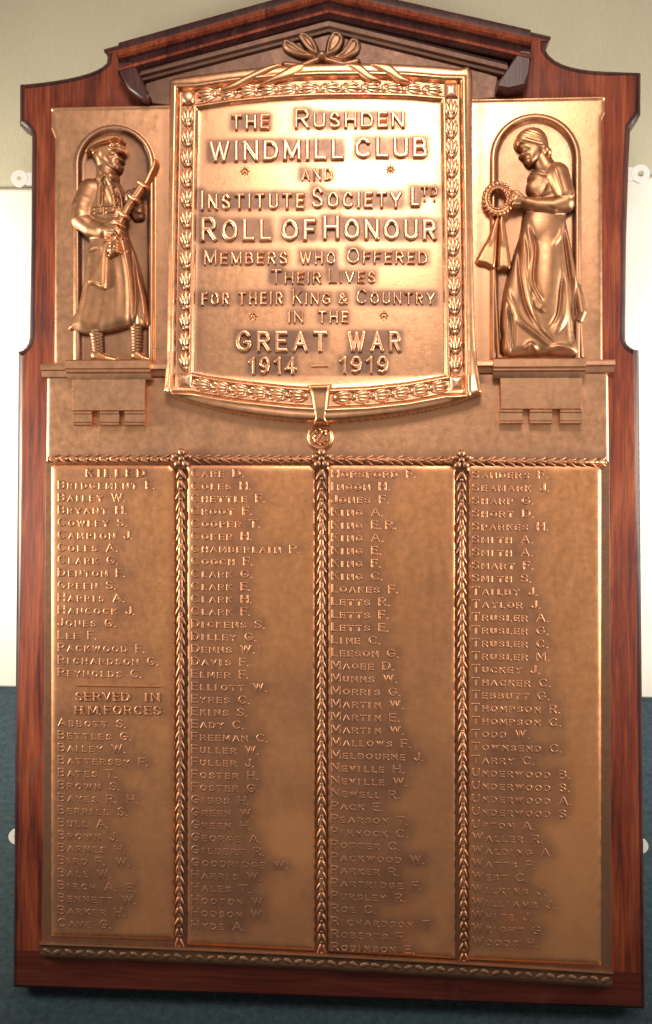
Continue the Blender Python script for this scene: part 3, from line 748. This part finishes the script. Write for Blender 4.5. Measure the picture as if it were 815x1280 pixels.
cap = np.maximum(cap, s.poly(S((302, 190), (342, 177), (362, 176), (381, 195), (377, 205), (348, 200), (322, 203)), 15, 5, 3, True))
cap = s.ridge(cap, S((200, 205), (260, 166), (360, 138)), 1.8, 1.6)
cap = smax(cap, s.ell(*S((322, 168))[0], 2.6, 3.0, 17, 2.5), 0.6)
s.mesh('peaked_cap', cap, RELIEF, soldier, 14)
s.mesh('boots', boots, RELIEF, soldier, 6)
rf = s.limb(SL((310, 690, 15, 18), (350, 560, 12, 20), (400, 470, 12, 21), (428, 430, 14, 21)), flat=0.9)
rf = np.maximum(rf, s.limb(SL((428, 430, 15, 21), (474, 362, 14, 21)), flat=0.9))
rf = np.maximum(rf, s.poly(S((470, 370), (518, 268), (532, 236), (542, 240), (534, 275), (484, 378)), 17, 5, 4, True))
for x, y in ((474, 366), (428, 434), (376, 514), (352, 560)):
    q = S((x - 15, y - 11), (x + 15, y + 11)); rf = np.maximum(rf, s.limb([(q[0][0], q[0][1], 2.2, 22.5), (q[1][0], q[1][1], 2.2, 22.5)], flat=1.2))
rf = np.maximum(rf, s.poly(S((262, 655), (308, 632), (325, 650), (305, 700), (300, 780), (290, 886), (240, 868), (196, 848), (225, 780), (255, 715)), 13, 8, 7, True))
rf = s.ridge(rf, S((200, 845), (285, 880)), 1.6, 1.3)
tg = s.limb(SL((330, 640, 9, 18), (345, 668, 9, 20), (335, 700, 10, 20), (312, 718, 10, 19)), flat=1.2)
for y in (655, 672, 690, 706): q = S((318, y), (346, y - 6)); tg = np.maximum(tg, s.limb([(*q[0], 2.0, 20), (*q[1], 2.0, 21)], flat=1.4))
rf = np.maximum(rf, tg)
s.mesh('rifle', rf, RELIEF, soldier, 18)

# ------------------------------------------------------------------ woman relief
def Wp(*pts): return [(580 + p[0] / 3.88, 130 + p[1] / 3.88, *p[2:]) for p in pts]
def WL(*pts): return [(580 + p[0] / 3.88, 130 + p[1] / 3.88, p[2] / 3.88, p[3]) for p in pts]
q = HF(590, 142, 738, 450, 0.6); s = q
dress = q.poly(Wp((312, 345), (365, 292), (440, 274), (505, 325), (528, 430), (500, 540), (515, 640), (545, 800), (556, 900), (545, 1100), (552, 1222), (370, 1228), (190, 1224), (190, 1050), (200, 930), (235, 750), (275, 620), (286, 545), (312, 470), (318, 410)), 2, 13, 17, True)
dress = smax(dress, q.ell(*Wp((355, 405))[0], 12, 11, 11, 4.5), 3)
dress = smax(dress, q.ell(*Wp((385, 590))[0], 22, 24, 10, 8), 3)
dress = smax(dress, q.ell(*Wp((400, 840))[0], 19, 74, 9, 10, 3), 3)
dress = smax(dress, q.ell(*Wp((250, 900))[0], 13, 60, 7, 8, 12), 3)
for pts, a, wd in ((Wp((280, 560), (288, 700), (305, 900), (345, 1050), (430, 1150)), 4.2, 2.6), (Wp((300, 600), (325, 720), (315, 850), (372, 985)), 3.6, 2.4),
                   (Wp((208, 905), (262, 1045), (330, 1110), (410, 1172)), 4.0, 2.6), (Wp((262, 640), (272, 860), (310, 1010), (380, 1100)), -3.8, 2.4),
                   (Wp((312, 580), (342, 700), (335, 860), (372, 950)), -3.0, 2.0), (Wp((492, 600), (520, 760), (550, 900)), 5.0, 3.0), (Wp((478, 600), (500, 760), (520, 960), (525, 1150)), -4.5, 2.6),
                   (Wp((445, 1110), (485, 1030), (494, 850)), 3.6, 2.4), (Wp((415, 1080), (455, 1010), (470, 820)), -2.4, 2.2), (Wp((325, 930), (350, 985), (382, 1010)), 3.2, 2.0),
                   (Wp((198, 970), (200, 1100), (205, 1215)), 3.6, 2.2), (Wp((225, 980), (235, 1100), (232, 1215)), -3.0, 2.2), (Wp((430, 690), (462, 640), (480, 560)), 2.2, 2.0), (Wp((300, 1190), (320, 1170), (345, 1195)), 4.0, 3.0),
                   (Wp((400, 1200), (450, 1180), (520, 1190)), 3.0, 3.0), (Wp((330, 320), (380, 350), (430, 350)), 2.0, 2.2), (Wp((330, 440), (365, 450), (405, 380)), 1.5, 2.2), (Wp((345, 455), (380, 460), (430, 440)), -1.3, 2.4)):
    dress = q.ridge(dress, pts, a * 0.85, wd * 1.15)
neck = q.limb(WL((372, 250, 42, 5), (400, 305, 52, 4)))
face = q.poly(Wp((262, 205), (300, 180), (360, 190), (385, 225), (368, 262), (330, 298), (312, 296), (298, 280), (296, 268), (274, 250), (284, 232), (268, 218)), 10, 8, 10, True)
face = q.ridge(face, Wp((285, 214), (312, 222)), 0.8, 1.4); face = q.ridge(face, Wp((292, 232), (318, 238)), -1.0, 1.5)
face = q.ridge(face, Wp((284, 226), (276, 248)), 0.9, 1.5); face = q.ridge(face, Wp((298, 268), (318, 272)), -0.7, 1.0)
sleeve = q.limb(WL((450, 345, 64, 7), (486, 440, 50, 11)))
sleeve = q.ridge(sleeve, Wp((440, 472), (490, 478), (526, 450)), 3.2, 1.8)
sleeve = q.ridge(sleeve, Wp((430, 330), (450, 400), (470, 460)), 1.6, 2.2)
fore = q.limb(WL((490, 482, 44, 12), (430, 502, 41, 13), (350, 498, 32, 15), (280, 482, 23, 18)))
fig = smax(smax(smax(dress, neck, 3), face, 2.5), sleeve, 3); fig = smax(fig, fore, 1.2)
fig = s_fig = hand(fig, WL((280, 482, 21, 19), (248, 476, 22, 20)), [WL((262, 462, 9, 22), (230, 456, 8, 24), (220, 466, 7, 22)), WL((262, 472, 9, 22), (228, 470, 8, 24), (217, 482, 7, 22)),
      WL((260, 484, 9, 22), (228, 486, 8, 24), (218, 498, 7, 22)), WL((262, 496, 9, 21), (236, 502, 8, 23)), WL((275, 465, 9, 22), (252, 445, 8, 23), (236, 440, 7, 22))])
fig = q.ridge(fig, Wp((400, 520), (470, 530)), -1.0, 2.0)
# hanging end of the mantle and its tassel
fig = np.maximum(fig, q.limb(WL((545, 850, 16, 5), (560, 930, 24, 6), (572, 1010, 26, 7), (560, 1045, 22, 6)), flat=1.0))
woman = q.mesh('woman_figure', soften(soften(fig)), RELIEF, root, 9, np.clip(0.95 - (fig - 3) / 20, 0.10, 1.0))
woman['label'] = 'relief woman in a long draped gown holding out a ribboned wreath'
hair = q.poly(Wp((258, 200), (252, 170), (272, 130), (320, 106), (370, 112), (402, 145), (414, 190), (418, 232), (400, 252), (378, 244), (362, 226), (325, 216), (285, 206)), 10.5, 9, 14, True)
hair = smax(hair, q.ell(*Wp((404, 230))[0], 6.0, 6.5, 13, 8), 1.0)
for k_ in range(6):
    t_ = k_ / 5; hair = q.ridge(hair, Wp((262 + 30 * t_, 190 - 66 * t_), (325, 206 - 70 * t_), (404 - 8 * t_, 222 - 60 * t_)), -0.45, 1.1)
hair = q.ridge(hair, Wp((256, 198), (320, 212), (372, 222), (400, 215)), 1.4, 1.6)
q.mesh('hair', hair, RELIEF, woman, 16)
for pts in (Wp((158, 545), (172, 548), (162, 660), (150, 792), (100, 782), (58, 768), (72, 728), (120, 640)), Wp((172, 545), (192, 545), (212, 660), (228, 792), (190, 802), (162, 796), (165, 680))):
    rb = q.poly(pts, 10, 5, 5, True); c0 = np.mean(np.array(pts), 0)
    rb = q.ridge(rb, [pts[0][:2], tuple(c0)], 1.5, 2.0); q.mesh('wreath_ribbon', rb, RELIEF, woman, 12)
st = q.limb(WL((145, 790, 11, 6), (168, 1226, 11, 6)), flat=1.2); q.mesh('staff', st, RELIEF, woman, 7)
st = q.limb(WL((562, 1045, 9, 6), (572, 1222, 9, 6)), flat=1.2); q.mesh('staff', st, RELIEF, woman, 7)
wx, wy = Wp((165, 460))[0]
mb = MB(); mb.tube([(wx + 15.5 * math.cos(a), wy + 17 * math.sin(a)) for a in np.linspace(0, 2 * math.pi, 40, endpoint=False)], 4.2, 13, 10, True)
for k in range(22):
    a = 2 * math.pi * k / 22
    for rr_, zz in ((12.6, 15.5), (17.6, 15.5)):
        x, y = wx + rr_ * math.cos(a), wy + rr_ * 1.08 * math.sin(a)
        mb.ellipsoid(x, y, zz, 4.6, 2.2, 3.2, -math.degrees(a) + 90 + (28 if rr_ > 15 else -28), taper=0.3)
mb.build('wreath', RELIEF, woman)

# ------------------------------------------------------------------ roll of names
COL = [dict(x=72, y=590.5, p=15.65, x0=63, x1=218, yb=(1171.5, 1176.5)), dict(x=239, y=591.5, p=15.70, x0=233, x1=394, yb=(1182, 1190)),
       dict(x=414, y=592, p=16.00, x0=409, x1=570, yb=(1191, 1200)), dict(x=590, y=593, p=16.22, x0=585, x1=752, yb=(1201, 1208))]
NAMES_TXT = [
 ['', 'BRIDGEMENT F.', 'BAILEY W.', 'BRYANT H.', 'COWLEY S.', 'CAMPION J.', 'COLES A.', 'CLARK G.', 'DENTON F.', 'GREEN S.', 'HARRIS A.', 'HANCOCK J.', 'JONES G.', 'LEE F.', 'PACKWOOD F.', 'RICHARDSON G.', 'REYNOLDS C.', '', '', '',
  'ABBOTT S.', 'BETTLES G.', 'BAILEY W.', 'BATTERSBY F.', 'BATES T.', 'BROWN S.', 'BAYES R. H.', 'BERRILL S.', 'BULL A.', 'BROWN J.', 'BARNES H.', 'BIRD F. W.', 'BALL W.', 'BIRCH A. E.', 'BENNETT W.', 'BARKER H.', 'CAVE G.'],
 ['CARE D.', 'COLES H.', 'CHETTLE F.', 'CROOT F.', 'COOPER T.', 'COKER H.', 'CHAMBERLAIN R.', 'COOCH F.', 'CLARK G.', 'CLARK E.', 'CLARK H.', 'CLARK F.', 'DICKENS S.', 'DILLEY G.', 'DENNS W.', 'DAVIS F.', 'ELMER F.', 'ELLIOTT W.', 'EYRES C.', 'EKINS S.', 'EADY C.', 'FREEMAN C.', 'FULLER W.', 'FULLER J.', 'FOSTER H.', 'FOSTER G.',
  'GIBBS H.', 'GREEN W.', 'GREEN H.', 'GEORGE A.', 'GILBERT R.', 'GOODRIDGE W.', 'HARRIS W.', 'HALES T.', 'HOOTON W.', 'HODSON W.', 'HYDE A.'],
 ['HORSFORD F.', 'INGON H.', 'JONES F.', 'KING A.', 'KING E.R.', 'KING A.', 'KING E.', 'KING F.', 'KING C.', 'LOAKES F.', 'LETTS R.', 'LETTS F.', 'LETTS E.', 'LINE C.', 'LEESON G.', 'MAGEE D.', 'MUNNS W.', 'MORRIS G.', 'MARTIN W.', 'MARTIN E.', 'MARTIN W.', 'MALLOWS F.', 'MELBOURNE J.', 'NEVILLE H.', 'NEVILLE W.', 'NEWELL R.', 'PACK E.',
  'PEARSON T.', 'PINNOCK C.', 'POTTER C.', 'PACKWOOD W.', 'PARKER R.', 'PARTRIDGE F.', 'PURSLEY R.', 'ROE C.', 'RICHARDSON T.', 'ROBERTS F.', 'ROBINSON E.'],
 ['SANDERS F.', 'SEAMARK J.', 'SHARP G.', 'SHORT D.', 'SPARKES H.', 'SMITH A.', 'SMITH A.', 'SMART F.', 'SMITH S.', 'TAILBY J.', 'TAYLOR J.', 'TRUSLER A.', 'TRUSLER G.', 'TRUSLER C.', 'TRUSLER M.', 'TUCKEY J.', 'THACKER C.', 'TEBBUTT G.', 'THOMPSON R.', 'THOMPSON C.', 'TODD W.', 'TOWNSEND C.', 'TARRY C.', 'UNDERWOOD B.', 'UNDERWOOD S.', 'UNDERWOOD A.', 'UNDERWOOD S.', 'UPTON A.', 'WALLER R.', 'WALDING A.', 'WATTS F.', 'WEST C.',
  'WILKINS J.', 'WILLIAMS J.', 'WHITE J.', 'WRIGHT G.', 'WOODS H.'],
]
PN = 6.5
def flat_out(X, Y): return np.full(np.shape(X), PN)
def slots(mb, text, x, yb, slope, cap, sml, pitch, hgt, occ):
    """wide spaced lettering, close to one slot per letter"""
    items = []; cx = x; first = True; r = 1.2
    for ch in text:
        if ch == ' ': cx += pitch * 0.75; first = True; continue
        ht = cap if first else sml
        wd = FONT[ch][0] * (ht - 2 * r) * 1.12 + 2 * r
        if ch == '.': wd = 2 * r; ht = 2.6; cx -= pitch * 0.12
        b = yb + slope * (cx - x)
        items.append((ch, cx, b, wd, ht, 0))
        if occ is not None and ch != '.': occ.append((cx, b - ht, cx + wd, b))
        cx += max(wd + pitch * 0.27, pitch * 0.72)
        first = ch == '.'
    letters(items, flat_out, hgt, r, 1.0, mb, 0.6)
stuff = MB(); indiv = []
for ci, c in enumerate(COL):
    gr = HF(c['x0'] - 2, 578, c['x1'] + 2, 1214, 1.5)
    bl = [(c['x0'], 583), (c['x0'] + 4, 580), (c['x1'] - 6, 580.5), (c['x1'], 587), (c['x1'], c['yb'][1]), (c['x0'], c['yb'][0])]
    dd = gr.sd(bl)
    ripple = 1.3 * (cloud(gr.X.shape, 90) - 0.5) + 1.4 * ((gr.X - c['x0']) / (c['x1'] - c['x0']) - 0.5) ** 2
    Zp = np.where(dd > -1.6, PN - 2.8 * np.exp(-np.clip(dd, 0, 99) / 2.6) + np.clip(dd, -9, 0) * 3 , NONE)
    Zp = np.where(dd > 6, Zp + 0.0 * ripple, Zp)
    occn = []; lines = []
    for ri, txt in enumerate(NAMES_TXT[ci]):
        yb = c['y'] + ri * c['p'] + 5.5; sl = 0.002 + ri * 0.0011
        mb = MB()
        if ci == 0 and ri == 0: word(mb, 'KILLED', 107, 181, 597, 11.5, 11.5, 1.3, flat_out, occ=occn); nm = 'heading_line'
        elif ci == 0 and ri == 17: mb.prism([(95, 856), (200, 857.5), (200, 859.5), (95, 858)], PN - 1, PN + 1.6, 0.6); nm = 'heading_rule'
        elif ci == 0 and ri == 18: word(mb, 'SERVED', 94, 162, 877, 12, 12, 1.2, flat_out, 0.01, occ=occn); word(mb, 'IN', 181, 199, 878, 12, 12, 1.2, flat_out, 0.01, occ=occn); nm = 'heading_line'
        elif ci == 0 and ri == 19: slots(mb, 'H.M.', 93, 894, 0.01, 11.5, 11.5, 8.5, 1.5, occn); word(mb, 'FORCES', 130, 201, 894, 12, 12, 1.2, flat_out, 0.01, occ=occn); nm = 'heading_line'
        elif txt: slots(mb, txt, c['x'], yb, sl, 11.6, 8.8, 10.2 + 0.2 * ci, max(0.26, 0.76 - 0.017 * ri), occn); nm = 'name_line'
        else: continue
        if ri <= 24: lines.append((nm, mb))
        else: stuff.V += mb.V; stuff.F += [tuple(i + stuff.n for i in f_) for f_ in mb.F]; stuff.n += mb.n
    g = np.zeros(gr.X.shape)
    for x0, y0, x1, y1 in occn: g[(gr.X > c['x0'] + 1) & (gr.X < x1 + 9) & (gr.Y > y0 - 4) & (gr.Y < y1 + 4)] = 1
    g = blur(g, 4, 2); k = cloud(g.shape, 50)
    tar = 0.30 + 0.46 * np.clip(g * (0.75 + 0.6 * k), 0, 1) + 0.4 * (cloud(g.shape, 40) - 0.5)
    tar = tar + 0.12 * np.clip((gr.Y - 780) / 300, 0, 1) * (0 if ci == 3 else 1)
    # blank areas rubbed bright by hands
    for (bx_, by_, rx, ry, am) in ((352, 735, 34, 60, 0.45), (362, 640, 30, 60, 0.25), (362, 1050, 30, 34, 0.5), (722, 700, 26, 120, 0.55), (730, 930, 16, 120, 0.5), (720, 1040, 34, 40, 0.45), (205, 760, 14, 120, 0.25), (530, 640, 34, 60, 0.25)):
        tar = tar - 1.6 * am * np.exp(-((gr.X - bx_) / rx) ** 2 - ((gr.Y - by_) / ry) ** 2) * (1 - 0.8 * g) * (0.6 + 0.8 * k)
    panel = gr.mesh('name_panel', Zp, NAMES, root, PN, np.clip(tar, 0, 1))
    for nm, mb in lines: mb.build(nm, NAMES, panel, True, 60, 0.75)
o = stuff.build('worn_name_lines', NAMES, root, True, 60, 0.85); o['kind'] = 'stuff'
o['label'] = 'worn lower rows of raised names'

# plate behind the panels
mb = MB(); mb.prism([(57, 576), (762, 577), (764, 1214), (53, 1176)], 0.3, 2.4, 0.6); mb.build('backing_plate', DARKB, root, True, 30, 0.6)

# laurel dividers
def laurel_rope(pts, pitch, r, z):
    P = catmull(pts, 12, False); dl = np.concatenate([[0], np.cumsum(np.hypot(*np.diff(P, axis=0).T))])
    mb = MB(); mb.tube(P[::4], r * 0.62, z, 8, flat=0.9)
    n = int(dl[-1] / pitch)
    for k in range(n):
        s_ = dl[-1] * (k + 0.5) / n; x = np.interp(s_, dl, P[:, 0]); y = np.interp(s_, dl, P[:, 1])
        x2 = np.interp(s_ + 2, dl, P[:, 0]); y2 = np.interp(s_ + 2, dl, P[:, 1]); x1_ = np.interp(s_ - 2, dl, P[:, 0]); y1_ = np.interp(s_ - 2, dl, P[:, 1])
        a = math.degrees(math.atan2(-(y2 - y1_), x2 - x1_)); ca, sa = math.cos(math.radians(a)), math.sin(math.radians(a))
        j = rng.normal(0, 4)
        for sd_ in (1, -1):
            ox, oy = -sa * sd_ * r * 0.45, -ca * sd_ * r * 0.45
            mb.ellipsoid(x + ox, y + oy, z + 0.8 + rng.normal(0, 0.3), pitch * (0.58 + rng.normal(0, 0.05)), r * 0.46, 2.2, a + sd_ * 24 + j + rng.normal(0, 5), taper=0.3)
        mb.ellipsoid(x + ca * pitch * 0.4, y - sa * pitch * 0.4, z + 1.4, 2.0, 2.0, 1.8, 0, 6, 4)
    return mb.build('laurel_divider', NAMES, root, tarnish=0.72)
laurel_rope([(60, 573.5), (225, 573.5), (402, 574), (577, 576), (758, 578)], 12.5, 4.8, 6.0)
laurel_rope([(226, 586), (225.5, 900), (224, 1184)], 13, 5.2, 4.2)
laurel_rope([(402, 586), (402, 900), (402, 1192)], 13, 5.2, 4.2)
laurel_rope([(577, 588), (578, 900), (580, 1202)], 13, 5.2, 4.2)
for cx, cy in ((227, 573), (402, 573), (577, 574.5)):
    mb = MB()
    for k in range(5):
        a = math.radians(90 + 72 * k); mb.ellipsoid(cx + 7 * math.cos(a), cy - 7 * math.sin(a), 11, 6.0, 4.6, 4.5, math.degrees(a), taper=-0.3)
    mb.ellipsoid(cx, cy, 13, 4, 4, 4, 0); mb.build('flower', DARKB, root, tarnish=0.3)

# foot ledge of the bronze
mb = MB(); k = 40; V, F = [], []
pf = [(0, 0), (0, 7.5), (1.0, 9.8), (2.5, 10), (4, 8), (7, 7.0), (15, 7.0), (18, 6.5), (21, 5), (22, 0)]
for i in range(k + 1):
    t = i / k; x = 50 + t * 716; y = 1177.5 + 36.5 * t - 3.0 * math.sin(math.pi * t)
    for d_, o_ in pf: V.append((x, y + d_ * (0.95 + 0.1 * t), o_ + (rng.normal(0, 0.22) if 3 < o_ < 9 else 0)))
n_ = len(pf)
for i in range(k):
    for j in range(n_ - 1): F.append((i * n_ + j, i * n_ + j + 1, (i + 1) * n_ + j + 1, (i + 1) * n_ + j))
F.append(tuple(range(n_))); F.append(tuple(range(k * n_ + n_ - 1, k * n_ - 1, -1)))
mb.add(V, F, 8)
for i in range(52):                                                        # worn leaf moulding along it
    t = (i + 0.5) / 52; x = 52 + t * 712; y = 1177.5 + 36.5 * t - 3.0 * math.sin(math.pi * t) + 11
    mb.ellipsoid(x, y, 6.4, 6.0, 3.6, 1.5, 24 * (1 if i % 2 else -1) + rng.normal(0, 5), taper=0.3)
mb.build('foot_ledge', DARKB, root, True, 40, 0.4)
